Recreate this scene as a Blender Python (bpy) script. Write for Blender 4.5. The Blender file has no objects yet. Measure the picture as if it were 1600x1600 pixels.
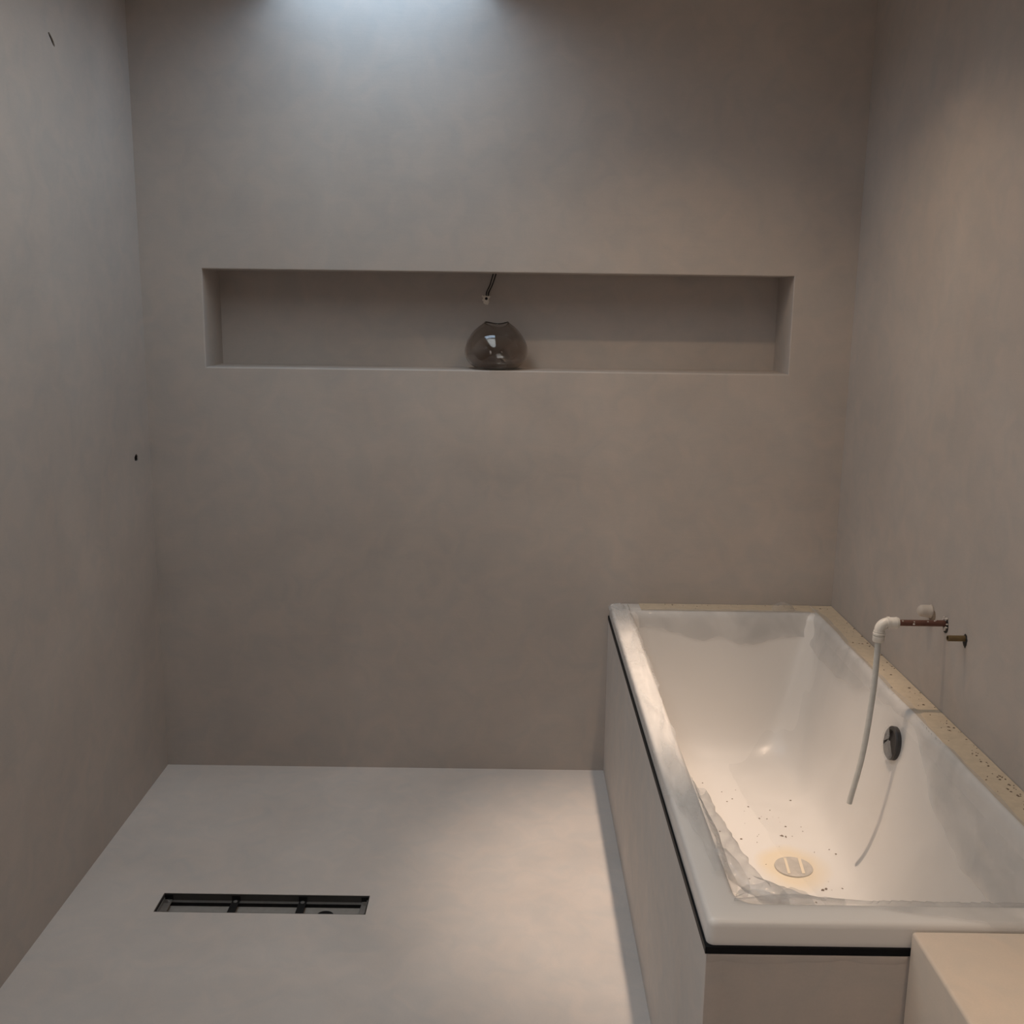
import bpy, bmesh, math, random
import numpy as np
from mathutils import Vector, Matrix, noise
random.seed(7)
S = bpy.context.scene
C = S.collection
PI = math.pi

# ------------------------------------------------------------------ camera
F_PX, PITCH, YAW, ROLL = 1626.0, 0.1999, -0.0008, 0.0131
CAM = Vector((1.1901, -3.3773, 1.5987))
fwd = Vector((math.sin(YAW)*math.cos(PITCH), math.cos(YAW)*math.cos(PITCH), -math.sin(PITCH)))
right = Vector((math.cos(YAW), -math.sin(YAW), 0))
up = right.cross(fwd)
r2 = right*math.cos(ROLL) + up*math.sin(ROLL)
u2 = -right*math.sin(ROLL) + up*math.cos(ROLL)
cd = bpy.data.cameras.new('camera')
cd.sensor_width = 36; cd.lens = F_PX/1600*36; cd.clip_start = .02
cam = bpy.data.objects.new('camera', cd); C.objects.link(cam)
cam.matrix_world = Matrix(((r2.x, u2.x, -fwd.x, CAM.x), (r2.y, u2.y, -fwd.y, CAM.y), (r2.z, u2.z, -fwd.z, CAM.z), (0, 0, 0, 1)))
S.camera = cam

# ------------------------------------------------------------------ room sizes
W = 2.2676            # room width (right wall)
YF = -4.70            # wall behind the camera
H = 2.52              # ceiling
XB = 1.5176           # plane of the bath side panel
YB = -1.8399          # plane of the bath front panel
ZT = 0.562            # top of edge trim
ZR = 0.606            # rim of the bath
NL, NR, NT, NB, ND = 0.1953, 2.0715, 1.6867, 1.3779, 0.20   # wall niche
SKX0, SKX1 = 0.46, 1.09                                      # two roof lights in one line:
SKY_A = (-.36, -.0005)                                       # a short one flush with the back wall
SKY_B = (-2.30, -.42)                                        # a long one with tinted glass over the room
WY0, WY1, WZ0, WZ1 = -4.05, -2.80, .75, 2.25                   # unseen window added to the left wall for side fill, behind the camera
SHAFT = .09                                                  # depth of the roof light shafts

# ------------------------------------------------------------------ light
S.view_settings.view_transform = 'Standard'
S.view_settings.look = 'None'
S.view_settings.gamma = 1
S.view_settings.exposure = 0.0
S.view_settings.use_curve_mapping = False

SKY_STRENGTH = 10.5
wd = bpy.data.worlds.new('overcast_sky'); S.world = wd; wd.use_nodes = True
nt = wd.node_tree; nt.nodes.clear()
tc = nt.nodes.new('ShaderNodeTexCoord'); sp = nt.nodes.new('ShaderNodeSeparateXYZ')
rp = nt.nodes.new('ShaderNodeValToRGB'); bg = nt.nodes.new('ShaderNodeBackground'); ow = nt.nodes.new('ShaderNodeOutputWorld')
nt.links.new(tc.outputs['Generated'], sp.inputs[0]); nt.links.new(sp.outputs['Z'], rp.inputs[0])
e = rp.color_ramp.elements
e[0].position = 0.0; e[0].color = (.30, .31, .32, 1)
e[1].position = 1.0; e[1].color = (.618, .806, 1, 1)
k = e.new(.02); k.color = (.605, .79, 1, 1)
nt.links.new(rp.outputs[0], bg.inputs[0]); bg.inputs[1].default_value = SKY_STRENGTH
nt.links.new(bg.outputs[0], ow.inputs[0])

def portal(name, loc, rot, sx, sy):
    l = bpy.data.lights.new(name, 'AREA'); l.shape = 'RECTANGLE'; l.size = sx; l.size_y = sy
    l.cycles.is_portal = True
    o = bpy.data.objects.new(name, l); C.objects.link(o); o.location = loc; o.rotation_euler = rot
for y0, y1 in (SKY_A, SKY_B):
    portal('skylight_portal', ((SKX0+SKX1)/2, (y0+y1)/2, H+SHAFT-.015), (0, 0, 0), SKX1-SKX0, y1-y0)
portal('window_portal', (-.10, (WY0+WY1)/2, (WZ0+WZ1)/2), (0, -PI/2, 0), WZ1-WZ0, WY1-WY0)

# each recessed lamp: a bright narrow beam from the reflector and a weak wide spill round it
DOWNLIGHTS = [(1.655, -.745, 160.0, 29.0, (1, .77, .59), (1, .72, .48)), (1.90, -2.42, 50.0, 5.0, (1, .70, .44), (1, .75, .5))]
def spot(loc, energy, col, ang, blend):
    l = bpy.data.lights.new('downlight_lamp', 'SPOT'); l.energy = energy; l.color = col
    l.spot_size = math.radians(ang); l.spot_blend = blend; l.shadow_soft_size = .022
    o = bpy.data.objects.new('downlight_lamp', l); C.objects.link(o); o.location = loc
    return o
for x, y, e1, e2, col, col2 in DOWNLIGHTS:
    spot((x, y, H-.004), e1, col, 40 if y > -1.5 else 50, 1.0)
    spot((x, y, H-.004), e2, col2, 125, .9)

# ------------------------------------------------------------------ helpers
def obj(name, bm, mat, parent=None, smooth=False, norm=True, kind=None, label=None, cat=None, group=None):
    me = bpy.data.meshes.new(name)
    if norm: bmesh.ops.recalc_face_normals(bm, faces=bm.faces)
    bm.to_mesh(me); bm.free()
    if mat is not None:
        for m in (mat if isinstance(mat, (list, tuple)) else [mat]): me.materials.append(m)
    if smooth:
        for p in me.polygons: p.use_smooth = True
    o = bpy.data.objects.new(name, me); C.objects.link(o)
    if parent is not None:
        o.parent = parent
        o.matrix_parent_inverse = Matrix.Translation(-parent.location)
    props(o, label, cat, group, kind)
    return o
def props(o, label=None, cat=None, group=None, kind=None):
    if label: o['label'] = label
    if cat: o['category'] = cat
    if group: o['group'] = group
    if kind: o['kind'] = kind
def thing(name, loc, label, cat, group=None):
    o = bpy.data.objects.new(name, None); C.objects.link(o); o.location = loc; o.empty_display_size = .05
    props(o, label, cat, group); return o
def box(bm, x0, x1, y0, y1, z0, z1):
    v = [bm.verts.new((x, y, z)) for z in (z0, z1) for y in (y0, y1) for x in (x0, x1)]
    for f in ((0, 2, 3, 1), (4, 5, 7, 6), (0, 1, 5, 4), (2, 6, 7, 3), (0, 4, 6, 2), (1, 3, 7, 5)):
        bm.faces.new([v[i] for i in f])
    return v
def bevelbox(x0, x1, y0, y1, z0, z1, r=.004, seg=3):
    bm = bmesh.new(); box(bm, x0, x1, y0, y1, z0, z1)
    bmesh.ops.recalc_face_normals(bm, faces=bm.faces)
    bmesh.ops.bevel(bm, geom=list(bm.edges), offset=r, segments=seg, profile=.5, affect='EDGES')
    return bm
def autosmooth(o, deg=35):
    me = o.data
    for p in me.polygons: p.use_smooth = True
    try: me.set_sharp_from_angle(angle=math.radians(deg))
    except Exception: pass
def tube(bm, pts, rad, n=14, cap=True, wob=0):
    pts = [Vector(p) for p in pts]; rings = []; prev = None
    for i, p in enumerate(pts):
        t = (pts[min(i+1, len(pts)-1)] - pts[max(i-1, 0)]).normalized()
        if prev is None:
            a = Vector((0, 0, 1)) if abs(t.z) < .9 else Vector((0, 1, 0))
            nrm = t.cross(a).normalized()
        else:
            nrm = (prev - t*prev.dot(t)).normalized()
        prev = nrm; b = t.cross(nrm)
        r = rad[i] if isinstance(rad, (list, tuple)) else rad
        rings.append([bm.verts.new(p + (nrm*math.cos(2*PI*k/n) + b*math.sin(2*PI*k/n))*(r*(1+wob*random.uniform(-1, 1)))) for k in range(n)])
    for a, b in zip(rings, rings[1:]):
        for k in range(n): bm.faces.new((a[k], a[(k+1) % n], b[(k+1) % n], b[k]))
    if cap:
        bm.faces.new(rings[0][::-1]); bm.faces.new(rings[-1])
    return rings
def catmull(pts, n):
    P = [Vector(p) for p in pts]; P = [2*P[0]-P[1]] + P + [2*P[-1]-P[-2]]; out = []
    for i in range(1, len(P)-2):
        for k in range(n):
            t = k/n; a, b, c, d = P[i-1:i+3]
            out.append(.5*((2*b)+(c-a)*t+(2*a-5*b+4*c-d)*t*t+(3*b-a-3*c+d)*t**3))
    out.append(P[-2]); return out
def fbm(x, y, z=0, o=3): return noise.fractal(Vector((x, y, z)), 1.0, 2.0, o)

# ------------------------------------------------------------------ materials
def newmat(name):
    m = bpy.data.materials.new(name); m.use_nodes = True
    n = m.node_tree; return m, n, n.nodes['Principled BSDF'], n.links
def simple(name, col, rough=.5, metal=0, spec=.5):
    m, n, b, l = newmat(name)
    b.inputs['Base Color'].default_value = (*col, 1); b.inputs['Roughness'].default_value = rough
    b.inputs['Metallic'].default_value = metal; b.inputs['Specular IOR Level'].default_value = spec
    tc = n.nodes.new('ShaderNodeTexCoord'); ns = n.nodes.new('ShaderNodeTexNoise'); ns.inputs['Scale'].default_value = 60
    mx = n.nodes.new('ShaderNodeMix'); mx.data_type = 'RGBA'; mx.blend_type = 'MULTIPLY'; mx.inputs['Factor'].default_value = 1
    mr = n.nodes.new('ShaderNodeMapRange'); mr.inputs[3].default_value = .82; mr.inputs[4].default_value = 1.12
    l.new(tc.outputs['Object'], ns.inputs['Vector']); l.new(ns.outputs['Fac'], mr.inputs[0])
    mx.inputs[6].default_value = (*col, 1); l.new(mr.outputs[0], mx.inputs[7]); l.new(mx.outputs[2], b.inputs['Base Color'])
    return m
def plaster(name, col, warm=.5, rough=.62, fine=1.0):
    """trowelled microcement: cloudy mottling, faint arcs of the trowel, fine grain"""
    m, n, b, l = newmat(name)
    N = n.nodes.new
    tc = N('ShaderNodeTexCoord')
    a = N('ShaderNodeTexNoise'); a.inputs['Scale'].default_value = 2.3; a.inputs['Detail'].default_value = 5; a.inputs['Distortion'].default_value = .6
    c = N('ShaderNodeTexNoise'); c.inputs['Scale'].default_value = 11; c.inputs['Detail'].default_value = 4; c.inputs['Distortion'].default_value = 1.2
    mp = N('ShaderNodeMapping'); mp.inputs['Scale'].default_value = (9, 9, 60); mp.inputs['Rotation'].default_value = (.35, .3, .4)
    d = N('ShaderNodeTexNoise'); d.inputs['Scale'].default_value = 2; d.inputs['Detail'].default_value = 3
    g = N('ShaderNodeTexNoise'); g.inputs['Scale'].default_value = 240*fine; g.inputs['Detail'].default_value = 2
    for t in (a, c, g): l.new(tc.outputs['Object'], t.inputs['Vector'])
    l.new(tc.outputs['Object'], mp.inputs['Vector']); l.new(mp.outputs[0], d.inputs['Vector'])
    def rng(src, lo, hi):
        r = N('ShaderNodeMapRange'); r.inputs[1].default_value = .3; r.inputs[2].default_value = .7
        r.inputs[3].default_value = lo; r.inputs[4].default_value = hi; l.new(src, r.inputs[0]); return r.outputs[0]
    def mul(p, q):
        r = N('ShaderNodeMath'); r.operation = 'MULTIPLY'; l.new(p, r.inputs[0]); l.new(q, r.inputs[1]); return r.outputs[0]
    f = mul(mul(mul(rng(a.outputs['Fac'], .93, 1.06), rng(c.outputs['Fac'], .97, 1.03)), rng(d.outputs['Fac'], .993, 1.007)), rng(g.outputs['Fac'], .985, 1.015))
    tint = N('ShaderNodeMix'); tint.data_type = 'RGBA'
    tint.inputs[6].default_value = (col[0]*.975, col[1]*.995, col[2]*1.01, 1); tint.inputs[7].default_value = (col[0]*1.02, col[1]*.995, col[2]*.98, 1)
    l.new(rng(c.outputs['Fac'], 0, 1), tint.inputs[0])
    mx = N('ShaderNodeMix'); mx.data_type = 'RGBA'; mx.blend_type = 'MULTIPLY'; mx.inputs[0].default_value = 1
    l.new(tint.outputs[2], mx.inputs[6]); l.new(f, mx.inputs[7]); l.new(mx.outputs[2], b.inputs['Base Color'])
    b.inputs['Roughness'].default_value = rough; b.inputs['Specular IOR Level'].default_value = .3
    bp = N('ShaderNodeBump'); bp.inputs['Strength'].default_value = .05; bp.inputs['Distance'].default_value = .004
    ad = N('ShaderNodeMath'); ad.operation = 'ADD'; l.new(d.outputs['Fac'], ad.inputs[0])
    m3 = N('ShaderNodeMath'); m3.operation = 'MULTIPLY'; m3.inputs[1].default_value = .3; l.new(g.outputs['Fac'], m3.inputs[0])
    l.new(m3.outputs[0], ad.inputs[1]); l.new(ad.outputs[0], bp.inputs['Height']); l.new(bp.outputs[0], b.inputs['Normal'])
    return m

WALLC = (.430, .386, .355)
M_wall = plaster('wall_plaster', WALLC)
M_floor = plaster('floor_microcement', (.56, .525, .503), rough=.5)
M_side_lit = plaster('side_panel_plaster', (.60, .558, .524))  # lighter than the walls: daylight from the left is put into the colour
M_box = plaster('ledge_plaster', (.60, .512, .43), fine=1.4)
M_ceil = plaster('ceiling_paint', (.88, .865, .84))
M_black = simple('black_anodised_trim', (.004, .0045, .006), .5, 0, .12)
M_copper = simple('aged_copper', (.135, .060, .043), .5, .35)
M_cap = plaster('pale_cap_plaster', (.52, .465, .41), fine=1.5)
M_brass = simple('aged_brass', (.19, .135, .065), .45, .6)
M_pvc = simple('white_plastic_pipe', (.66, .63, .58), .35)
M_pvc_grey = simple('pale_grey_plastic_hose', (.52, .52, .50), .38)
M_dark = simple('dark_hole', (.012, .010, .008), .8)
M_steel = simple('dull_steel', (.36, .35, .34), .42, .85)
M_steel_dark = simple('dark_steel', (.07, .068, .066), .5, .5)
M_blackplast = simple('black_plastic', (.009, .009, .010), .6, 0, .2)
M_grime = simple('drain_bottom_grime', (.30, .29, .275), .6, .15)
M_debris = simple('plaster_crumbs', (.20, .15, .11), .9)
M_crumb = simple('pale_plaster_crumbs', (.55, .5, .45), .9)
M_filler = simple('pale_filler', (.80, .74, .66), .9)
M_wire = simple('black_wire', (.004, .004, .004), .45)
M_drain = simple('grey_drain_cover', (.50, .465, .425), .45, .05)
M_tape = simple('cream_rim_residue', (.56, .47, .355), .6)
M_overflow = simple('overflow_charcoal', (.035, .033, .033), .5)

DRAIN = Vector((1.945, -.865, .142))
def mat_tub():
    m, n, b, l = newmat('white_acrylic'); N = n.nodes.new
    tc = N('ShaderNodeTexCoord')
    mp = N('ShaderNodeMapping'); mp.inputs['Location'].default_value = (-DRAIN.x, -DRAIN.y, 0)
    l.new(tc.outputs['Object'], mp.inputs['Vector'])
    ns = N('ShaderNodeTexNoise'); ns.inputs['Scale'].default_value = 9; l.new(tc.outputs['Object'], ns.inputs['Vector'])
    vm = N('ShaderNodeVectorMath'); vm.operation = 'MULTIPLY'; vm.inputs[1].default_value = (1, .8, 0); l.new(mp.outputs[0], vm.inputs[0])
    ln = N('ShaderNodeVectorMath'); ln.operation = 'LENGTH'; l.new(vm.outputs[0], ln.inputs[0])
    ad = N('ShaderNodeMath'); ad.operation = 'MULTIPLY_ADD'; ad.inputs[1].default_value = .05; l.new(ns.outputs['Fac'], ad.inputs[0]); l.new(ln.outputs['Value'], ad.inputs[2])
    mr = N('ShaderNodeMapRange'); mr.inputs[1].default_value = .085; mr.inputs[2].default_value = .125; mr.inputs[3].default_value = 1; mr.inputs[4].default_value = 0
    l.new(ad.outputs[0], mr.inputs[0])
    mx = N('ShaderNodeMix'); mx.data_type = 'RGBA'; mx.inputs[6].default_value = (.70, .675, .65, 1); mx.inputs[7].default_value = (.71, .62, .49, 1)
    l.new(mr.outputs[0], mx.inputs[0]); l.new(mx.outputs[2], b.inputs['Base Color'])
    b.inputs['Roughness'].default_value = .30; b.inputs['Specular IOR Level'].default_value = .35
    return m
M_tub = mat_tub()

def mat_film(name, lo, hi, scale=14, base=(.5, .5, .5), stretch=(1, 1, 1), facing=.30):
    m, n, b, l = newmat(name); N = n.nodes.new
    b.inputs['Base Color'].default_value = (*base, 1); b.inputs['Roughness'].default_value = .11
    bt = N('ShaderNodeTexCoord'); bn = N('ShaderNodeTexNoise'); bn.inputs['Scale'].default_value = 70; bn.inputs['Detail'].default_value = 2
    bb = N('ShaderNodeBump'); bb.inputs['Strength'].default_value = .45; bb.inputs['Distance'].default_value = .004
    l.new(bt.outputs['Object'], bn.inputs['Vector']); l.new(bn.outputs['Fac'], bb.inputs['Height']); l.new(bb.outputs[0], b.inputs['Normal'])
    b.inputs['Specular IOR Level'].default_value = .7
    tr = N('ShaderNodeBsdfTransparent'); mx = N('ShaderNodeMixShader')
    tc = N('ShaderNodeTexCoord'); ns = N('ShaderNodeTexNoise'); ns.inputs['Scale'].default_value = scale; ns.inputs['Detail'].default_value = 2; ns.inputs['Distortion'].default_value = .8
    mp = N('ShaderNodeMapping'); mp.inputs['Scale'].default_value = stretch
    l.new(tc.outputs['Object'], mp.inputs['Vector']); l.new(mp.outputs[0], ns.inputs['Vector'])
    mr = N('ShaderNodeMapRange'); mr.inputs[1].default_value = .35; mr.inputs[2].default_value = .7; mr.inputs[3].default_value = lo; mr.inputs[4].default_value = hi
    l.new(ns.outputs['Fac'], mr.inputs[0])
    lw = N('ShaderNodeLayerWeight'); lw.inputs['Blend'].default_value = .25
    mm = N('ShaderNodeMath'); mm.operation = 'MULTIPLY_ADD'; mm.inputs[1].default_value = facing; l.new(lw.outputs['Facing'], mm.inputs[0]); l.new(mr.outputs[0], mm.inputs[2])
    l.new(mm.outputs[0], mx.inputs[0]); l.new(tr.outputs[0], mx.inputs[1]); l.new(b.outputs[0], mx.inputs[2])
    l.new(mx.outputs[0], n.nodes['Material Output'].inputs['Surface'])
    return m
M_film = mat_film('clear_polythene', .10, .34, 7)
M_film_side = mat_film('streaky_polythene', .05, .42, 5, (.62, .62, .62), (6, 1, 6))
M_film_sheet = mat_film('smooth_polythene', .02, .075, 5, (.5, .5, .5), facing=.10)
M_film2 = mat_film('creased_polythene', .12, .30, 12, (.55, .55, .55))

def mat_glass():
    m, n, b, l = newmat('smoked_glass'); N = n.nodes.new
    b.inputs['Base Color'].default_value = (.70, .66, .63, 1); b.inputs['Roughness'].default_value = .0
    b.inputs['Transmission Weight'].default_value = 1; b.inputs['IOR'].default_value = 1.48
    return m
M_glass = mat_glass()

# ------------------------------------------------------------------ room shell
def quad(bm, *p): return bm.faces.new([bm.verts.new(q) for q in p])
ZW = H + SHAFT    # walls run up through the roof light shaft
# back wall with the recessed niche
bm = bmesh.new()
xs = [0, NL, NR, W]; zs = [0, NB, NT, ZW]
g = {(i, k): bm.verts.new((xs[i], 0, zs[k])) for i in range(4) for k in range(4)}
for i in range(3):
    for k in range(3):
        if (i, k) != (1, 1): bm.faces.new((g[i, k], g[i+1, k], g[i+1, k+1], g[i, k+1]))
nb = {(i, k): bm.verts.new((xs[i], ND, zs[k])) for i in (1, 2) for k in (1, 2)}
bm.faces.new((nb[1, 1], nb[2, 1], nb[2, 2], nb[1, 2]))
ring = [(1, 1), (2, 1), (2, 2), (1, 2)]
for a, b_ in zip(ring, ring[1:]+ring[:1]): bm.faces.new((g[a], g[b_], nb[b_], nb[a]))
bk = [bm.verts.new(p) for p in ((0, .32, 0), (W, .32, 0), (W, .32, ZW), (0, .32, ZW))]
bm.faces.new(bk)
for a, b_, side in ((0, 1, [g[i, 0] for i in range(4)]), (1, 2, [g[3, k] for k in range(4)]), (2, 3, [g[i, 3] for i in (3, 2, 1, 0)]), (3, 0, [g[0, k] for k in (3, 2, 1, 0)])):
    bm.faces.new(side + [bk[b_], bk[a]])
bm.normal_update(); bm.edges.ensure_lookup_table()
ed = [ee for ee in bm.edges if all(v in [g[r] for r in ring] for v in ee.verts)]
bmesh.ops.recalc_face_normals(bm, faces=bm.faces)
bmesh.ops.bevel(bm, geom=ed, offset=.0045, segments=4, profile=.5, affect='EDGES')
wall_back = obj('wall_back', bm, M_wall, kind='structure'); autosmooth(wall_back, 40)

# left wall, two small holes cut in it
def cut(o, cutter):
    md = o.modifiers.new('cut', 'BOOLEAN'); md.operation = 'DIFFERENCE'; md.object = cutter; md.solver = 'EXACT'
    dg = bpy.context.evaluated_depsgraph_get(); me = bpy.data.meshes.new_from_object(o.evaluated_get(dg))
    o.modifiers.clear(); o.data = me; bpy.data.objects.remove(cutter)
bm = bmesh.new()
ys = [YF, WY0, WY1, .32]; zs = [0, WZ0, WZ1, ZW]; T = {}
for s_, x in (('a', 0), ('b', -.12)):
    for i, y in enumerate(ys):
        for k, z in enumerate(zs): T[s_, i, k] = bm.verts.new((x, y, z))
for i in range(3):
    for k in range(3):
        if (i, k) != (1, 1):
            for s_ in 'ab': bm.faces.new((T[s_, i, k], T[s_, i+1, k], T[s_, i+1, k+1], T[s_, i, k+1]))
def rim_face(p, q): bm.faces.new((T['a', *p], T['a', *q], T['b', *q], T['b', *p]))
for p, q in (((1, 1), (2, 1)), ((2, 1), (2, 2)), ((2, 2), (1, 2)), ((1, 2), (1, 1))): rim_face(p, q)
for i in range(3):
    for k in (0, 3): rim_face((i, k), (i+1, k))
for k in range(3):
    for i in (0, 3): rim_face((i, k), (i, k+1))
wall_left = obj('wall_left', bm, M_wall, kind='structure')
def hole_outline(cy, cz, pts): return [(cy+a, cz+b) for a, b in pts]
H1 = hole_outline(-.5441, 2.2365, [(-.021, .012), (-.014, .0150), (-.004, .009), (.005, .003), (.012, -.004), (.016, -.010), (.013, -.0150), (.006, -.0125), (-.002, -.006), (-.008, .000), (-.014, .005)])
H2 = hole_outline(-.1287, 1.0997, [(-.015, -.007), (-.016, .003), (-.004, .011), (.006, .0105), (.015, .002), (.015, -.010), (.003, -.0115)])
for out in (H1, H2):
    bm = bmesh.new()
    a = [bm.verts.new((.01, y, z)) for y, z in out]; b_ = [bm.verts.new((-.05, y, z)) for y, z in out]
    bm.faces.new(a); bm.faces.new(b_[::-1])
    for i in range(len(a)): bm.faces.new((a[i], b_[i], b_[(i+1) % len(a)], a[(i+1) % len(a)]))
    c = obj('cutter', bm, None); bpy.context.view_layer.update(); cut(wall_left, c)
for out in (H1, H2):   # dark lining of each hole
    bm = bmesh.new(); cy = sum(p[0] for p in out)/len(out); cz = sum(p[1] for p in out)/len(out)
    a = [bm.verts.new((-.003, cy+(y-cy)*.97, cz+(z-cz)*.97)) for y, z in out]; b_ = [bm.verts.new((-.045, cy+(y-cy)*.8, cz+(z-cz)*.8)) for y, z in out]
    bm.faces.new(b_)
    for i in range(len(a)): bm.faces.new((a[i], b_[i], b_[(i+1) % len(a)], a[(i+1) % len(a)]))
    obj('wall_hole', bm, M_dark, wall_left, norm=False)

bm = bmesh.new(); box(bm, W, W+.12, YF, .32, 0, ZW)
wall_right = obj('wall_right', bm, M_wall, kind='structure')

# floor with the slot for the shower channel
DX0, DX1, DY0, DY1 = .2508, .8136, -.887, -.7975
bm = bmesh.new()
xs = [-.12, DX0, DX1, W+.12]; ys = [YF-.2, DY0, DY1, .32]
def grid_slab(bm, xs, ys, z0, z1, holes):
    T = {}
    for z, s in ((z1, 't'), (z0, 'b')):
        for i, x in enumerate(xs):
            for j, y in enumerate(ys): T[s, i, j] = bm.verts.new((x, y, z))
    n, m_ = len(xs)-1, len(ys)-1
    for i in range(n):
        for j in range(m_):
            if (i, j) in holes: continue
            for s in 'tb': bm.faces.new((T[s, i, j], T[s, i+1, j], T[s, i+1, j+1], T[s, i, j+1]))
    done = set()
    def wall(p, q):
        if any(frozenset((p, q)) == frozenset(((h[0], m_), (h[0]+1, m_))) for h in holes): return   # open side against the wall
        if frozenset((p, q)) in done: return
        done.add(frozenset((p, q)))
        bm.faces.new((T['t', *p], T['t', *q], T['b', *q], T['b', *p]))
    for i in range(n): wall((i, 0), (i+1, 0)); wall((i, m_), (i+1, m_))
    for j in range(m_): wall((0, j), (0, j+1)); wall((n, j), (n, j+1))
    for i, j in holes:
        for p, q in (((i, j), (i+1, j)), ((i+1, j), (i+1, j+1)), ((i+1, j+1), (i, j+1)), ((i, j+1), (i, j))): wall(p, q)
grid_slab(bm, xs, ys, -.15, 0, [(1, 1)])
floor = obj('floor', bm, M_floor, kind='structure')

# ceiling slab with the roof light shaft along the back wall
bm = bmesh.new()
grid_slab(bm, [0, SKX0, SKX1, W], [YF, *SKY_B, *SKY_A], H, ZW, [(1, 1), (1, 3)])
ceiling = obj('ceiling', bm, M_ceil, kind='structure')
for x, y, e1, e2, col, col2 in DOWNLIGHTS:
    bm = bmesh.new(); tube(bm, [(x, y, H+.002), (x, y, H-.003)], [.042, .042], 28, False)
    tube(bm, [(x, y, H-.003), (x, y, H-.002)], [.042, .033], 28, False)
    obj('downlight_bezel', bm, M_pvc, ceiling)
# wall behind the camera
bm = bmesh.new(); box(bm, -.12, W+.12, YF-.2, YF, 0, ZW)
obj('wall_front', bm, M_ceil, kind='structure')
# frames and panes of the roof lights
def mat_pane(name, col):
    m, n, b, l = newmat(name)
    tr = n.nodes.new('ShaderNodeBsdfTransparent'); tr.inputs[0].default_value = (*col, 1)
    gl = n.nodes.new('ShaderNodeBsdfGlossy'); gl.inputs['Roughness'].default_value = .05
    lw = n.nodes.new('ShaderNodeLayerWeight'); lw.inputs[0].default_value = .5; mx = n.nodes.new('ShaderNodeMixShader')
    pw = n.nodes.new('ShaderNodeMath'); pw.operation = 'POWER'; pw.inputs[1].default_value = 5; l.new(lw.outputs['Facing'], pw.inputs[0])
    ma = n.nodes.new('ShaderNodeMath'); ma.operation = 'MULTIPLY_ADD'; ma.inputs[1].default_value = .9; ma.inputs[2].default_value = .05; l.new(pw.outputs[0], ma.inputs[0])
    l.new(ma.outputs[0], mx.inputs[0]); l.new(tr.outputs[0], mx.inputs[1]); l.new(gl.outputs[0], mx.inputs[2])
    l.new(mx.outputs[0], n.nodes['Material Output'].inputs['Surface']); return m
for num, (y0, y1), pane in ((1, SKY_A, (.52, .535, .545)), (2, SKY_B, (.56, .459, .375))):
    bm = bmesh.new(); y1 -= .0005; y0 += .001
    for a in (SKX0+.001, SKX1-.021): box(bm, a, a+.02, y0, y1, ZW-.03, ZW-.008)
    for a in ((y0,) if num == 1 else (y0, y1-.02)): box(bm, SKX0+.021, SKX1-.021, a, a+.02, ZW-.03, ZW-.008)
    w_ = obj('window_%d' % num, bm, M_pvc, kind='structure')
    bm = bmesh.new(); quad(bm, (SKX0+.02, y0+.019, ZW-.02), (SKX1-.02, y0+.019, ZW-.02), (SKX1-.02, y1, ZW-.02), (SKX0+.02, y1, ZW-.02))
    obj('pane', bm, mat_pane('glass_pane_%d' % num, pane), w_)
bm = bmesh.new()  # frame and dimmed pane of the window added for fill light
for a in (WY0+.001, WY1-.046): box(bm, -.09, -.04, a, a+.045, WZ0+.001, WZ1-.001)
for a in (WZ0+.001, WZ1-.046): box(bm, -.09, -.04, WY0+.046, WY1-.046, a, a+.045)
w_ = obj('window_3', bm, M_pvc, kind='structure')
bm = bmesh.new(); quad(bm, (-.065, WY0+.045, WZ0+.045), (-.065, WY1-.045, WZ0+.045), (-.065, WY1-.045, WZ1-.045), (-.065, WY0+.045, WZ1-.045))
obj('pane', bm, mat_pane('glass_pane_3', (.42, .305, .235)), w_)

# ------------------------------------------------------------------ bath surround (plastered panels + black edge trim)
sur = thing('bath_surround', ((XB+W)/2, YB/2, 0), 'pale grey plastered surround boxed in beneath the white bathtub', 'bath panel')
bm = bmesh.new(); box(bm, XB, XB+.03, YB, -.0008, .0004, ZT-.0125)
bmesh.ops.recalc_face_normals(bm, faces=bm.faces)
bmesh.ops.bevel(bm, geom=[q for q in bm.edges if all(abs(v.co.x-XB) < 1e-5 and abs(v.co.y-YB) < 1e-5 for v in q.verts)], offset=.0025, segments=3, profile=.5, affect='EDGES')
o = obj('side_panel', bm, [M_side_lit, M_wall], sur); autosmooth(o, 40)
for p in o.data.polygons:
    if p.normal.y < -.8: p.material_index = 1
bm = bmesh.new(); box(bm, XB+.0301, W-.0008, YB, YB+.03, .0004, ZT-.0125)
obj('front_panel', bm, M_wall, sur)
bm = bmesh.new()   # raw lip of filler just under the trim on the front panel
n = 60
top = []; bot = []; 
for i in range(n+1):
    x = XB+.003 + (1.850-XB-.003)*i/n
    top.append(bm.verts.new((x, YB-.0004, ZT-.0124))); d = .011+.006*fbm(x*14, 2.2)
    bot.append(bm.verts.new((x, YB-.0022-.0012*abs(fbm(x*40, 5)), ZT-.0124-.25*d)))
    top[-1].co.y = YB-.0018
mid = [bm.verts.new((v.co.x, YB-.0001, v.co.z-(.012+.006*fbm(v.co.x*14, 2.2)))) for v in bot]
for i in range(n):
    bm.faces.new((top[i], top[i+1], bot[i+1], bot[i])); bm.faces.new((bot[i], bot[i+1], mid[i+1], mid[i]))
obj('filler_bead', bm, M_wall, sur, True)
bm = bmesh.new()
box(bm, XB-.0015, XB+.012, YB-.0015, -.0006, ZT-.012, ZT)
box(bm, XB+.012, W-.0006, YB-.0015, YB+.012, ZT-.012, ZT)
bmesh.ops.recalc_face_normals(bm, faces=bm.faces)
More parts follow.
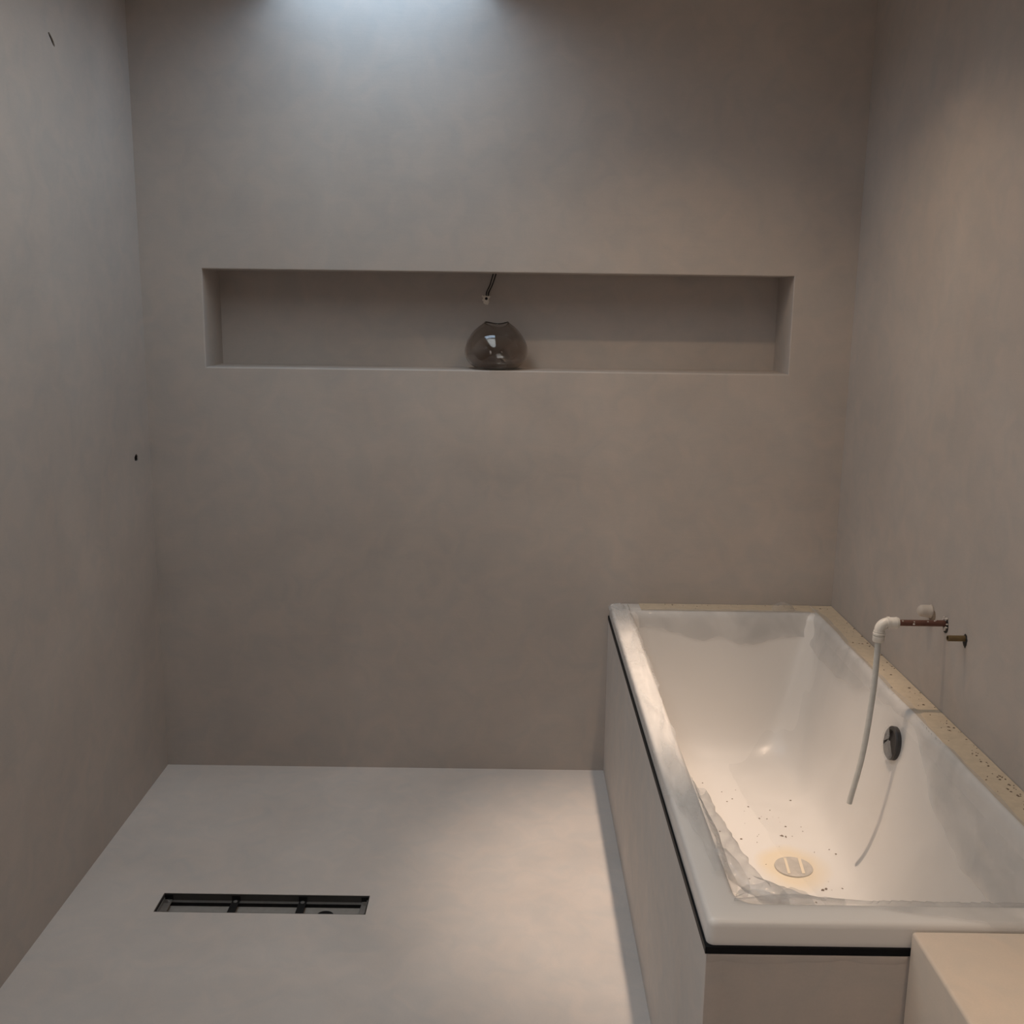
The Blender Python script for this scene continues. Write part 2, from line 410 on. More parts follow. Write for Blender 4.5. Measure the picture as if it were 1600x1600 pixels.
obj('edge_trim', bm, M_black, sur, label='black metal edge trim along the top of the panels')

# ------------------------------------------------------------------ bathtub
OX0, OX1, OY0, OY1 = XB+.0015, W-.0012, YB+.0015, -.0012
#        inset L, R, back, front, z, corner radius
PR = [(.001, .0, .0, .0022, ZT+.0004, .013), (.0008, .0, .0, .0008, .595, .014), (.0016, .0005, .0005, .0016, .600, .014), (.005, .002, .002, .005, .6042, .014),
      (.010, .004, .004, .010, ZR, .014), (.050, .070, .082, .050, ZR, .035), (.056, .076, .088, .056, .6042, .04), (.061, .081, .093, .061, .598, .042),
      (.064, .084, .098, .066, .588, .045), (.068, .088, .108, .078, .55, .05), (.085, .105, .135, .13, .43, .075), (.105, .125, .170, .18, .31, .10),
      (.128, .150, .205, .22, .225, .12), (.150, .176, .245, .26, .178, .135), (.180, .206, .295, .31, .154, .14), (.22, .245, .40, .39, .1445, .13),
      (.27, .29, .50, .49, .1415, .08), (.34, .355, .80, .80, .1400, .03)]
def side_profile(side, z):
    """inset of the inner face on one side (0 left, 1 right, 2 back, 3 front) at height z"""
    P = PR[5:]
    for a, b in zip(P, P[1:]):
        if a[4] >= z >= b[4]:
            t = (a[4]-z)/max(a[4]-b[4], 1e-6); return a[side]+(b[side]-a[side])*t
    return P[-1][side]
def rrect(L, R, B, Fr, z, r, seg=8):
    x0, x1, y0, y1 = OX0+L, OX1-R, OY0+Fr, OY1-B
    r = min(r, (x1-x0)/2-.001, (y1-y0)/2-.001); out = []
    for cx, cy, a0 in ((x1-r, y1-r, 0), (x0+r, y1-r, 90), (x0+r, y0+r, 180), (x1-r, y0+r, 270)):
        for k in range(seg+1):
            a = math.radians(a0+90*k/seg); out.append(Vector((cx+r*math.cos(a), cy+r*math.sin(a), z)))
    # subdivide the straight sides
    res = []
    for i, p in enumerate(out):
        q = out[(i+1) % len(out)]; res.append(p)
        if i % (seg+1) == seg:
            for t in range(1, 10): res.append(p.lerp(q, t/10))
    return res
rows = [PR[0]]
for i in range(len(PR)-1):
    a, b = PR[i], PR[i+1]
    nsub = 4 if i >= 8 else 1
    p0, p3 = (PR[i-1] if i > 8 else a), (PR[i+2] if i+2 < len(PR) else b)
    for k in range(1, nsub+1):
        t = k/nsub
        if nsub == 1: rows.append(b)
        else: rows.append(tuple(.5*((2*a[j])+(b[j]-p0[j])*t+(2*p0[j]-5*a[j]+4*b[j]-p3[j])*t*t+(3*a[j]-p0[j]-3*b[j]+p3[j])*t**3) for j in range(6)))
tub = thing('bathtub', ((XB+W)/2, YB/2, ZT), 'white rectangular built-in bathtub with debris and torn plastic film', 'bathtub')
bm = bmesh.new(); loops = [[bm.verts.new(p) for p in rrect(*r)] for r in rows]
for a, b_ in zip(loops, loops[1:]):
    for i in range(len(a)): bm.faces.new((a[i], a[(i+1) % len(a)], b_[(i+1) % len(a)], b_[i]))
bm.faces.new(loops[-1])
o = obj('tub_shell', bm, M_tub, tub, True)
if o.data.polygons[-1].normal.z < 0: o.data.flip_normals()
from mathutils.bvhtree import BVHTree
TUB_BVH = BVHTree.FromPolygons([v.co.copy() for v in o.data.vertices], [tuple(p.vertices) for p in o.data.polygons])
def tub_hit(x, y):
    h = TUB_BVH.ray_cast(Vector((x, y, 1)), Vector((0, 0, -1)))
    return (h[0], h[1]) if h[0] else (Vector((x, y, ZR)), Vector((0, 0, 1)))
# cream strip along the two walls
bm = bmesh.new()
def strip_edge(t): return .0035*fbm(t*6, 3.3)
prev = None
zz = ZR+.0007
pathR = []
for i in range(81):
    y = -.003-(1.80)*i/80; pathR.append(((W-.0016, y, zz), (W-.072+strip_edge(y), y, zz)))
pathB = []
for i in range(41):
    x = W-.075-(W-.075-XB-.10)*i/40; pathB.append(((x, -.0016, zz+.0001), (x, -.082+strip_edge(x+9), zz+.0001)))
for path in (pathR, pathB):
    vv = [(bm.verts.new(a), bm.verts.new(b_)) for a, b_ in path]
    for p, q in zip(vv, vv[1:]): bm.faces.new((p[0], p[1], q[1], q[0]))
bmesh.ops.recalc_face_normals(bm, faces=bm.faces)
o = obj('rim_residue', bm, M_tape, tub, norm=False, label='cream coating left on the rim along the walls')
if o.data.polygons[0].normal.z < 0: o.data.flip_normals()
# drain
dr = []
bm = bmesh.new(); n = 40
prof = [(.050, .0), (.049, .003), (.044, .0045), (.0, .0052)]
rg = []
for r, h in prof[:-1]: rg.append([bm.verts.new((DRAIN.x+r*math.cos(2*PI*k/n), DRAIN.y+r*math.sin(2*PI*k/n), DRAIN.z-.001+h)) for k in range(n)])
for a, b_ in zip(rg, rg[1:]):
    for k in range(n): bm.faces.new((a[k], a[(k+1) % n], b_[(k+1) % n], b_[k]))
bm.faces.new(rg[-1])
dc = obj('drain_cover', bm, M_drain, tub, label='round grey drain cover with two pale stripes')
for dx, w_ in ((-.018, .0035), (.020, .004)):
    bm = bmesh.new(); vs = []
    for k in range(9):
        t = -1+2*k/8; yy = t*math.sqrt(.043**2-dx*dx)
        xx = DRAIN.x+dx+.004*t
        vs.append((bm.verts.new((xx-w_, DRAIN.y+yy, DRAIN.z+.0046)), bm.verts.new((xx+w_, DRAIN.y+yy, DRAIN.z+.0046))))
    for p, q in zip(vs, vs[1:]): bm.faces.new((p[0], p[1], q[1], q[0]))
    obj('tape_stripe', bm, M_tub, dc)
# overflow on the long inner side by the wall
def right_wall_pt(y, z, off=0):
    x = OX1-side_profile(1, z); dz = .01
    nx = (side_profile(1, z-dz)-side_profile(1, z+dz))/(2*dz)
    nv = Vector((-1, 0, nx)).normalized()
    return Vector((x, y, z))+nv*off, nv
c0, nv = right_wall_pt(-.888, .505)
ta = Vector((0, 1, 0)); tb = nv.cross(ta)
bm = bmesh.new(); n = 36; rg = []
for r, h in ((.043, -.004), (.043, .010), (.040, .013), (.034, .013), (.031, .004)):
    rg.append([bm.verts.new(c0+nv*h+(ta*math.cos(2*PI*k/n)+tb*math.sin(2*PI*k/n))*r) for k in range(n)])
for a, b_ in zip(rg, rg[1:]):
    for k in range(n): bm.faces.new((a[k], a[(k+1) % n], b_[(k+1) % n], b_[k]))
bm.faces.new(rg[-1])
ovf = obj('overflow', bm, M_overflow, tub, label='dark round overflow on the inner side'); autosmooth(ovf)

# ------------------------------------------------------------------ torn protective film round the rim
film = thing('protective_film', ((XB+W)/2, YB/2, ZR), 'torn clear plastic film draped around the rim of the white bathtub', 'plastic film')
def sheet(name, grid, mat, parent):
    bm = bmesh.new(); V = [[bm.verts.new(p) for p in row] for row in grid]
    for a, b_ in zip(V, V[1:]):
        for i in range(len(a)-1): bm.faces.new((a[i], a[i+1], b_[i+1], b_[i]))
    return obj(name, bm, mat, parent, True)
def edge_pt(side, s, d, lift):
    """point on the bath at distance d along the section: d<0 down the outer face, 0..w across the rim, beyond that down the inner face.
    s runs along the side (y for left/right, x for back/front)"""
    w = (.060, .080, .092, .060)[side]
    if d < 0: inset, z, nv = 0., ZR+d, (-1, 0)
    elif d < w: inset, z, nv = d, ZR, (0, 1)
    else: z = ZR-(d-w); inset = side_profile(side, max(z, .141)); nv = (.95, .3)
    inset += nv[0]*lift; z += nv[1]*lift
    if d >= 0 and d < w and d < .01: z -= .0
    if side == 0: return Vector((OX0+inset, s, z))
    if side == 1: return Vector((OX1-inset, s, z))
    if side == 2: return Vector((s, OY1-inset, z))
    return Vector((s, OY0+inset, z))
def film_strip(side, s0, s1, d0, d1, amp, seed, n=200, m=30, mat=None, fs=7, fd=16, lift0=.0022):
    """long soft folds that run mostly along the strip, sharper creases where amp is large"""
    rows_ = []
    for i in range(n+1):
        t = i/n; s = s0+(s1-s0)*t
        a, b = d0(t), d1(t); row = []
        for j in range(m+1):
            v = j/m; d = a+(b-a)*v
            A = amp(t, v) if callable(amp) else amp
            w1 = fbm(s*fs, d*fd, seed, 2); w2 = (1-abs(fbm(s*fs*.8+d*9, d*fd*1.6-s*3, seed+4, 1))*2.2)
            lift = lift0+A*max(0, .45+.55*w1+.35*max(w2, 0))
            row.append(edge_pt(side, s+.003*fbm(s*5, d*10, seed+9), d, lift))
        rows_.append(row)
    return sheet('film_strip', rows_, mat or M_film, film)
# along the open left side: lies over the rim, edge hangs inside, bunches towards the front corner
film_strip(0, -.03, -1.70, lambda t: -.012+.030*max(0, fbm(t*6, .5))+(.03*max(0, t-.8)/.2), lambda t: .062+.016*math.sin(t*7)+.018*fbm(t*7, 7.1)+.10*max(0, t-.72)/.28,
           lambda t, v: .003+.007*v+.010*max(0, t-.75)/.25, 1.3, mat=M_film_side)
# the head end by the wall: hangs down the inside with a scalloped edge
film_strip(2, XB+.06, 2.172, lambda t: .070+.012*fbm(t*7, 3.7), lambda t: .145+.030*math.sin(t*3.0-.2)+.030*fbm(t*4, 8.8),
           lambda t, v: .002+.004*v, 5.1, 130, 18)
# along the wall side
def d1r(t): return .135+.040*math.sin(t*9+.4)+.04*fbm(t*7, 2.4)+.10*math.exp(-((t-.80)/.14)**2)
film_strip(1, -.06, -1.74, lambda t: .064+.012*fbm(t*9, 6.2), d1r, lambda t, v: .003+.008*v, 8.6)
# front end: runs along the inside of the rim, spills over the front edge on the right
film_strip(3, XB+.055, W-.012, lambda t: (.052-.015*t) if t < .34 else .047-.050*math.sin(min(1, (t-.34)/.42)*PI/2*1.1)*(1+.15*fbm(t*9, 4)), lambda t: .125+.05*math.exp(-((t-.12)/.10)**2)+.02*fbm(t*8, 1.1),
           lambda t, v: .003+.006*v+.012*math.exp(-((t-.13)/.12)**2), 11.2)
# loose leaf-like folds: domed pieces of film with a rolled edge
def leaf(c, rx, ry, hgt, seed, rot=0, tilt=0, nn=22):
    rows_ = []; M = Matrix.Translation(c) @ Matrix.Rotation(rot, 4, 'Z') @ Matrix.Rotation(tilt, 4, 'X')
    for i in range(nn+1):
        row = []
        for j in range(nn+1):
            u, v = 2*i/nn-1, 2*j/nn-1
            # square to disc
            x, y = u*math.sqrt(1-v*v/2), v*math.sqrt(1-u*u/2)
            rr = 1+.22*fbm(math.atan2(y, x)*.9+seed, seed, 1, 2)
            r2_ = x*x+y*y
            z = hgt*(1-r2_)*(1+.35*fbm(x*1.5+seed, y*1.5, seed, 2))+hgt*.28*(1-abs(math.sin(2.2*x+1.3*y+seed)))
            row.append(M @ Vector((x*rx*rr, y*ry*rr, z)))
        rows_.append(row)
    return rows_
for c, rx, ry, hgt, seed, rot, tilt in (((1.592, -1.640, .580), .030, .085, .022, 2.0, .12, 0), ((1.640, -1.712, .560), .050, .042, .026, 5.3, -.5, .5), ((1.700, -1.722, .556), .036, .040, .022, 8.1, .3, .6),
                                         ((1.548, -.050, .606), .022, .036, .012, 3.1, .1, 0), ((2.095, -.050, .606), .045, .032, .020, 6.6, .5, .2), ((1.625, -1.735, .585), .035, .020, .012, 1.4, -.2, .2)):
    sheet('film_fold', leaf(c, rx, ry, hgt, seed, rot, tilt), M_film2, film)
# a loose roll of film along the near left corner
def film_roll(path, rad, seed, n=16):
    pts = catmull(path, 16); rows_ = []
    for i, p in enumerate(pts):
        t = (pts[min(i+1, len(pts)-1)]-pts[max(i-1, 0)]).normalized(); b_ = t.cross(Vector((0, 0, 1))).normalized(); u_ = b_.cross(t)
        f = i/(len(pts)-1); r = rad*(.35+.65*math.sin(PI*min(1, .12+f*.86)))
        row = []
        for k in range(n+1):
            a = 1.75*PI*k/n-.9+f*1.5
            rr = r*(1+.38*fbm(math.cos(a)*1.2+f*5, math.sin(a)*1.2, seed, 2)+.20*(1-2*abs(fbm(f*16, a*.6, seed+2, 1))))
            row.append(p+b_*math.cos(a)*rr*1.25+u_*math.sin(a)*rr*.75)
        rows_.append(row)
    return rows_
sheet('film_fold', film_roll([(1.586, -1.36, .598), (1.590, -1.50, .594), (1.604, -1.62, .590), (1.630, -1.705, .588), (1.690, -1.748, .588), (1.770, -1.758, .590)], .020, 4.4), M_film2, film)
# the part of the film still lying over the wall side of the tub, torn along the middle
ys_ = [-.155-1.50*i/150 for i in range(151)]
EL = [(-.10, 1.965), (-.16, 1.935), (-.24, 1.895), (-.32, 1.885), (-.48, 1.897), (-.66, 1.912), (-.80, 1.925), (-.95, 1.955), (-1.2, 1.99), (-1.7, 2.02)]
def edge_line(y):
    for (ya, xa), (yb, xb_) in zip(EL, EL[1:]):
        if ya >= y >= yb: return xa+(xb_-xa)*(ya-y)/(ya-yb)
    return EL[-1][1]
rows_ = []
for y in ys_:
    row = []
    for j in range(41):
        v = j/40; yy = y+.09*(1-min(1, (-.155-y)/.5))*(fbm(v*3.1, 4.4, 0, 2)-.35-.5*(1-v)); xe = edge_line(yy)+.006*fbm(yy*14, 2.7)
        x = xe+(OX1-.0865-xe)*(1-(1-v)**1.8)
        curl = .005*math.exp(-(v/.05)**2)
        p, nv_ = tub_hit(x, yy); nv_ = nv_ if nv_.z > 0 else -nv_
        row.append(p+nv_*(.0022+curl+.003*abs(fbm(x*9, y*5, 3.3, 2))))
    rows_.append(row)
sheet('film_sheet', rows_, M_film_sheet, film)
# scraps of film still stuck over the overflow
for a0, a1, rr in ((35, 150, .044), (-60, 20, .045)):
    bm = bmesh.new(); n = 14
    pts = [c0+nv*.0145+(ta*math.cos(math.radians(a0+(a1-a0)*k/n))+tb*math.sin(math.radians(a0+(a1-a0)*k/n)))*rr for k in range(n+1)]
    rows_ = []
    ctr = c0+nv*.0150-(tb*.012)
    for q in range(7):
        rows_.append([ctr.lerp(p, .12+.88*q/6)+nv*(.003*abs(fbm(q*.7, k_*.5, a0))) for k_, p in enumerate(pts)])
    bm.free(); sheet('film_scrap', rows_, M_film2, film)

# ------------------------------------------------------------------ crumbs
def chip(bm, c, r, flat=.5, mi=0):
    c = Vector(c); n = random.randint(4, 6); a0 = random.random()*6; el = random.uniform(.35, 1); rot = random.random()*PI
    base = []; 
    for k in range(n):
        a = a0+2*PI*k/n; x, y = math.cos(a)*r*random.uniform(.7, 1.1), math.sin(a)*r*el*random.uniform(.7, 1.1)
        base.append(bm.verts.new(c+Vector((x*math.cos(rot)-y*math.sin(rot), x*math.sin(rot)+y*math.cos(rot), 0))))
    tp = bm.verts.new(c+Vector((0, 0, r*flat)))
    for k in range(n): bm.faces.new((base[k], base[(k+1) % n], tp)).material_index = mi
    bm.faces.new(base[::-1]).material_index = mi
bm = bmesh.new()
for i in range(120):
    y = -random.random()**.8*1.78-.02; u = random.random()
    chip(bm, (W-.004-.064*u**1.6, y, ZR+.0010), random.choice((.0012, .0018, .0022, .0032, .0045)), .5)
for i in range(30):
    chip(bm, (random.uniform(1.60, 2.18), -random.uniform(.004, .06), ZR+.0011), random.choice((.0012, .002, .003)), .5)
for i in range(16):
    y0 = -random.uniform(1.1, 1.75)
    for k in range(4): chip(bm, (W-.010-random.random()*.02, y0+random.uniform(-.012, .012), ZR+.001), random.uniform(.002, .004), .6)
obj('rim_crumbs', bm, M_debris, kind='stuff', label='brown plaster crumbs scattered on the cream rim of the bathtub', cat='debris')
bm = bmesh.new()
for i in range(60):
    x = random.gauss(1.87, .10); y = random.gauss(-.72, .25)
    if not (1.70 < x < 2.08 and -1.4 < y < -.25): continue
    if (Vector((x, y, 0))-Vector((DRAIN.x, DRAIN.y, 0))).length < .06: continue
    chip(bm, (x, y, tub_hit(x, y)[0].z+.0006), random.choice((.0015, .002, .003, .004)), .5)
for px in ((1.99, -.975), (1.955, -.70), (1.965, -.705), (2.0, -.97)):
    chip(bm, (*px, tub_hit(*px)[0].z+.0006), .0065, .6)
obj('tub_crumbs', bm, M_debris, kind='stuff', label='brown plaster crumbs lying in the bottom of the bathtub', cat='debris')

# ------------------------------------------------------------------ plumbing on the right wall
PY, PZ = -.900, .8295
tap = thing('supply_pipe', (W, PY, PZ), 'copper supply pipe on the right wall with white elbow and hanging hose', 'pipe')
bm = bmesh.new(); tube(bm, [(W-.0008, PY, PZ), (W-.128, PY, PZ)], .0078, 20)
cp = obj('copper_pipe', bm, M_copper, tap, True); autosmooth(cp)
bm = bmesh.new()
for i in range(7):
    a = random.uniform(-.3, 2.4); x = W-.012-.1*random.random(); r = random.uniform(.0012, .0024)
    m_ = Matrix.Translation((x, PY-.0078*math.cos(a), PZ+.0078*math.sin(a))) @ Matrix.Diagonal((1.4*r, r, r, 1))
    bmesh.ops.create_icosphere(bm, subdivisions=1, radius=1, matrix=m_)
obj('plaster_splash', bm, M_crumb, cp, kind='stuff')
ex = 2.104
bm = bmesh.new()   # elbow: socket, bend, socket
tube(bm, [(W-.126, PY, PZ), (W-.118, PY, PZ)], .0128, 24)
tube(bm, [(W-.1195, PY, PZ), (W-.121, PY, PZ), (W-.140, PY, PZ), (W-.1415, PY, PZ)], [.0125, .0137, .0137, .013], 24)
arc = [(W-.138, PY, PZ)]+[(ex+.020-.020*math.sin(a), PY, PZ-.020+.020*math.cos(a)) for a in [i*PI/2/8 for i in range(9)]]+[(ex, PY, PZ-.026)]
tube(bm, arc, .0128, 24)
tube(bm, [(W-.1405, PY, PZ), (W-.1465, PY, PZ)], .0150, 24)
tube(bm, [(W-.1225, PY, PZ), (W-.1245, PY, PZ)], .0146, 24)
tube(bm, [(ex, PY, PZ-.0215), (ex, PY, PZ-.0245)], .0140, 24)
elb = obj('elbow_fitting', bm, M_pvc, tap, True, label='white push-fit elbow'); autosmooth(elb)
bm = bmesh.new()
tube(bm, [(ex, PY, PZ-.0255), (ex, PY, PZ-.0265), (ex, PY, PZ-.031), (ex, PY, PZ-.032)], [.0142, .0152, .0152, .0142], 24)
tube(bm, [(ex, PY, PZ-.0335), (ex, PY, PZ-.0345), (ex-.001, PY, PZ-.047), (ex-.001, PY, PZ-.049)], [.0138, .0148, .0140, .0125], 24)
tube(bm, [(ex, PY, PZ-.031), (ex, PY, PZ-.0345)], .0125, 24)
col = obj('collar', bm, M_pvc, tap, True, label='white locking collar under the elbow'); autosmooth(col)
bm = bmesh.new()
hp = catmull([(ex-.001, PY, PZ-.046), (ex-.0005, PY, PZ-.10), (ex-.003, PY, .63), (ex-.016, PY-.001, .478), (ex-.040, PY-.002, .3455)], 10)
rgs = tube(bm, hp, .0073, 20, False)
inner = [bm.verts.new(hp[-1]+(v.co-hp[-1])*.72) for v in rgs[-1]]; deep = [bm.verts.new(v.co+Vector((.006, 0, .02))) for v in inner]
for k in range(20):
    bm.faces.new((rgs[-1][k], rgs[-1][(k+1) % 20], inner[(k+1) % 20], inner[k])); bm.faces.new((inner[k], inner[(k+1) % 20], deep[(k+1) % 20], deep[k]))
bm.faces.new(deep)
hs = obj('hose', bm, M_pvc_grey, tap, True, label='pale grey plastic hose ending over the tub'); autosmooth(hs, 50)
def ragged_hole(name, parent, cy, cz, r, mat, drop=1.0, h=.002, wob=.3):
    bm = bmesh.new(); n = 22; o_ = []; i_ = []
    for k in range(n):
        a = 2*PI*k/n; rr = r*(1+wob*fbm(math.cos(a)*1.7+cy*9, math.sin(a)*1.7, cz*9)); dz = math.sin(a)*rr
        if dz < 0: dz *= drop
        o_.append(bm.verts.new((W-.0004, cy+math.cos(a)*rr, cz+dz))); i_.append(bm.verts.new((W-h-.0008*random.random(), cy+math.cos(a)*rr*.78, cz+dz*.78)))
    for k in range(n): bm.faces.new((o_[k], o_[(k+1) % n], i_[(k+1) % n], i_[k]))
    bm.faces.new(i_)
    return obj(name, bm, mat, parent)
ragged_hole('wall_hole', tap, PY, PZ-.003, .0155, M_dark, 1.5, .0018)
bm = bmesh.new()
for k in range(26):
    a = random.random()*2*PI; r = random.uniform(.010, .0165)
    bmesh.ops.create_icosphere(bm, subdivisions=1, radius=random.uniform(.0015, .0034), matrix=Matrix.Translation((W-.002-.002*random.random(), PY+r*math.cos(a), PZ+r*math.sin(a)*1.15-.001)))
obj('plaster_ring', bm, M_crumb, tap, kind='stuff')

stub = thing('pipe_stub', (W, -1.013, .828), 'short open brass pipe stub on the right wall beside the copper pipe', 'pipe')
bm = bmesh.new(); x1 = W-.042
r_o = tube(bm, [(W-.0008, -1.013, .828), (x1, -1.013, .828)], .0072, 20, False)
inn = [bm.verts.new((x1, -1.013+(v.co.y+1.013)*.74, .828+(v.co.z-.828)*.74)) for v in r_o[-1]]
dp = [bm.verts.new((x1+.03, v.co.y, v.co.z)) for v in inn]
for k in range(20):
    bm.faces.new((r_o[-1][k], r_o[-1][(k+1) % 20], inn[(k+1) % 20], inn[k])); bm.faces.new((inn[k], inn[(k+1) % 20], dp[(k+1) % 20], dp[k]))
bm.faces.new(dp)
b1 = obj('brass_pipe', bm, M_brass, stub, True); autosmooth(b1)
ragged_hole('wall_hole', stub, -1.013, .826, .0125, M_dark, 1.6, .0016)

cap = thing('capped_pipe_end', (W, -.807, .832), 'plaster-smeared round pipe end on the right wall behind the copper pipe', 'pipe')
bm = bmesh.new()
tube(bm, [(W-.0006, -.807, .832), (W-.004, -.807, .832), (W-.018, -.806, .833), (W-.027, -.806, .834), (W-.033, -.806, .835), (W-.035, -.806, .835)],
     [.0185, .0165, .0155, .0145, .010, .002], 24, wob=.03)
o = obj('cap', bm, M_cap, cap, True)
ragged_hole('wall_hole', cap, -.812, .826, .021, M_debris, 1.3, .0012)

# ------------------------------------------------------------------ plastered ledge in front of the bath
bm = bevelbox(1.8515, W-.0008, -2.9, YB-.0022, .0004, .5975, .006, 3)
o = obj('plastered_ledge', bm, M_box, label='low plastered box ledge at the foot of the bathtub', cat='ledge'); autosmooth(o, 40)

# ------------------------------------------------------------------ shower channel in the floor
ch = thing('shower_drain', ((DX0+DX1)/2, (DY0+DY1)/2, -.06), 'open linear shower drain without its cover sunk in the pale floor', 'drain')
e_ = .0008
zl, zb = -.019, -.031     # flange, bottom of the trough
bm = bmesh.new()   # upper frame: four upright sides
for a in ((DX0+e_, DX1-e_, DY1-e_-.0015, DY1-e_), (DX0+e_, DX1-e_, DY0+e_, DY0+e_+.0015), (DX0+e_, DX0+e_+.0015, DY0+e_+.0015, DY1-e_-.0015), (DX1-e_-.0015, DX1-e_, DY0+e_+.0015, DY1-e_-.0015)):
    box(bm, *a, zl, -.0006)
obj('frame', bm, M_steel_dark, ch)
bm = bmesh.new()   # flange
fw = .011
box(bm, DX0+e_, DX1-e_, DY1-e_-fw, DY1-e_, zl-.0015, zl); box(bm, DX0+e_, DX1-e_, DY0+e_, DY0+e_+fw, zl-.0015, zl)
box(bm, DX0+e_, DX0+e_+fw, DY0+e_+fw, DY1-e_-fw, zl-.0015, zl); box(bm, DX1-e_-fw, DX1-e_, DY0+e_+fw, DY1-e_-fw, zl-.0015, zl)
obj('flange', bm, M_steel, ch, label='pale steel flange inside the frame')
bm = bmesh.new()   # trough
x0, x1, y0, y1 = DX0+e_+fw, DX1-e_-fw, DY0+e_+fw, DY1-e_-fw
box(bm, x0-.001, x0, y0, y1, zb, zl-.0015); box(bm, x1, x1+.001, y0, y1, zb, zl-.0015); box(bm, x0, x1, y1, y1+.001, zb, zl-.0015); box(bm, x0, x1, y0-.001, y0, zb, zl-.0015)
obj('trough_wall', bm, M_blackplast, ch)
bm = bmesh.new(); box(bm, x0-.001, x1+.001, y0-.001, y1+.001, zb-.002, zb)
obj('trough_floor', bm, M_grime, ch)
bm = bmesh.new(); tube(bm, [(.699, -.852, zb+.0002), (.699, -.852, zb+.003)], .024, 28)
obj('outlet', bm, M_blackplast, ch, label='round dark outlet')
for x, wd_, mt in ((.2645, .021, M_steel), (.448, .021, M_blackplast), (.631, .021, M_blackplast), (.8005, .018, M_steel)):
    br = bevelbox(x-wd_/2, x+wd_/2, DY0+e_+.002, DY1-e_-.0035, zl+.0002, zl+.003, .0006, 1)
    b1 = obj('bracket', br, mt if mt is M_steel else M_blackplast, ch)
    bm = bmesh.new(); box(bm, x-wd_/2-.001, x+wd_/2+.001, DY1-e_-.0035, DY1-e_-.0017, zl+.0005, -.004)
    obj('bracket_tab', bm, M_blackplast, b1)
    if mt is M_steel:
        bm = bmesh.new(); sx = 1 if x < .5 else -1
        box(bm, x-sx*wd_*.42-.0008, x-sx*wd_*.42+.0008, DY0+.012, DY1-.012, zl+.003, zl+.013)
        box(bm, x-sx*wd_*.42-.0008 if sx > 0 else x-.003, x+.003 if sx > 0 else x-sx*wd_*.42+.0008, DY1-.022, DY1-.0205, zl+.003, zl+.012)
        obj('clip', bm, M_steel, b1)
    bm = bmesh.new(); yy = DY1-.0125
    tube(bm, [(x, yy, zl+.003), (x, yy, zl+.0048), (x, yy, zl+.0052)], [.0058, .0058, .004], 16)
    obj('screw', bm, M_steel, b1)

# ------------------------------------------------------------------ niche: smoked glass vase and two loose wires
VX, VY, VZ = 1.1285, .088, NB
vase = None
OUT = [(.0, .0), (.035, .0), (.055, .0008), (.068, .004), (.080, .011), (.092, .022), (.1005, .036), (.1045, .050), (.1040, .064), (.1008, .079), (.0940, .095),
       (.0840, .111), (.0720, .125), (.0590, .1365), (.0490, .1435), (.0430, .1475), (.0405, .1498)]
TH = .0032
n = 72
bm = bmesh.new()
def rim_h(a, k):   # dented lip
    f = max(0, (k-.085)/.065)**1.6
    front = math.cos(a+PI/2-.12)       # +1 towards the camera
    return f*(-.0125*max(0, front)**1.6+.002*math.cos(2*a)+.0015*math.sin(3*a+.5))
rg = []
pr = [Vector(p) for p in OUT]
prs = []
P2 = [2*pr[0]-pr[1]]+pr+[2*pr[-1]-pr[-2]]
for i in range(1, len(P2)-2):
    for q in range(3):
        t = q/3; a, b, c, d = P2[i-1:i+3]
        prs.append(.5*((2*b)+(c-a)*t+(2*a-5*b+4*c-d)*t*t+(3*b-a-3*c+d)*t**3))
prs.append(P2[-2])
outer = [(p.x, p.y) for p in prs]
innerp = []
for i, (r, z) in enumerate(outer):
    a = prs[max(i-1, 0)]; b = prs[min(i+1, len(prs)-1)]; t = (b-a).normalized(); nn = Vector((-t.y, t.x))
    innerp.append((max(r+nn.x*TH, 0), z+nn.y*TH))
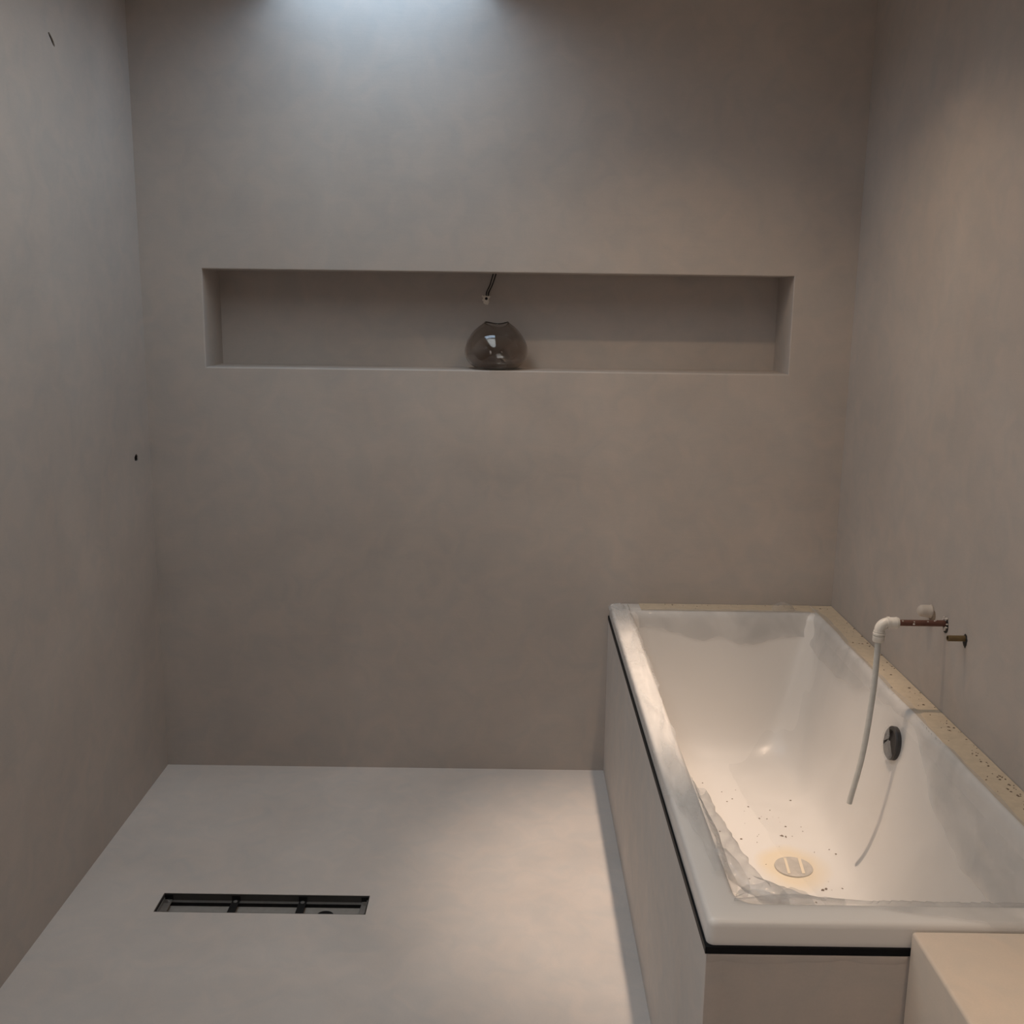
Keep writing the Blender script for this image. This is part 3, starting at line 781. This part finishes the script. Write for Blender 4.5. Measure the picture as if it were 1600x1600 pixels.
def vring(r, z): return [bm.verts.new((VX+r*math.cos(2*PI*k/n), VY+r*math.sin(2*PI*k/n)*.96, VZ+.0006+z+rim_h(2*PI*k/n, z))) for k in range(n)]
ro = [vring(r, z) for r, z in outer[1:]]; ri = [vring(r, z) for r, z in innerp[1:]]
lip = vring(outer[-1][0]-TH*.5, outer[-1][1]+TH*.45)
c_o = bm.verts.new((VX, VY, VZ+.0006)); c_i = bm.verts.new((VX, VY, VZ+.0006+TH))
for k in range(n):
    bm.faces.new((c_o, ro[0][(k+1) % n], ro[0][k])); bm.faces.new((c_i, ri[0][k], ri[0][(k+1) % n]))
seq = ro+[lip]+ri[::-1]
for a, b_ in zip(seq, seq[1:]):
    for k in range(n): bm.faces.new((a[k], a[(k+1) % n], b_[(k+1) % n], b_[k]))
obj('glass_vase', bm, M_glass, smooth=True, label='squat smoked glass vase standing in the wall niche', cat='vase')

cab = thing('loose_cable', (1.094, ND, 1.612), 'two black wires sticking out of the back of the niche above the vase', 'cable')
for dx in (-.0035, .0045):
    bm = bmesh.new()
    tube(bm, catmull([(1.0935+dx*.8, ND-.001, 1.616), (1.0965+dx*.9, ND-.020, 1.628), (1.108+dx, ND-.040, 1.652), (1.119+dx*1.15, ND-.055, NT-.001)], 8), .0023, 10)
    obj('wire', bm, M_wire, cab, True)
bm = bmesh.new(); n = 26; o_ = []; m1 = []; i_ = []
for k in range(n):
    a = 2*PI*k/n; rr = .0135*(1+.6*fbm(math.cos(a)*1.6, math.sin(a)*1.6, 3.1))
    for lst, f, dy in ((o_, 1, .0004), (m1, .75, .0028), (i_, .42, .0022)):
        lst.append(bm.verts.new((1.0905+rr*f*math.cos(a), ND-dy-.0006*random.random(), 1.605+rr*f*1.1*math.sin(a))))
for p, q in ((o_, m1), (m1, i_)):
    for k in range(n): bm.faces.new((p[k], p[(k+1) % n], q[(k+1) % n], q[k]))
bm.faces.new(i_)
obj('filler_patch', bm, M_filler, cab, label='rough patch of pale filler around the wires')
bm = bmesh.new()
tube(bm, [(1.0915, ND-.0026, 1.606), (1.0915, ND-.0030, 1.606)], .0048, 14)
obj('cable_hole', bm, M_dark, cab)
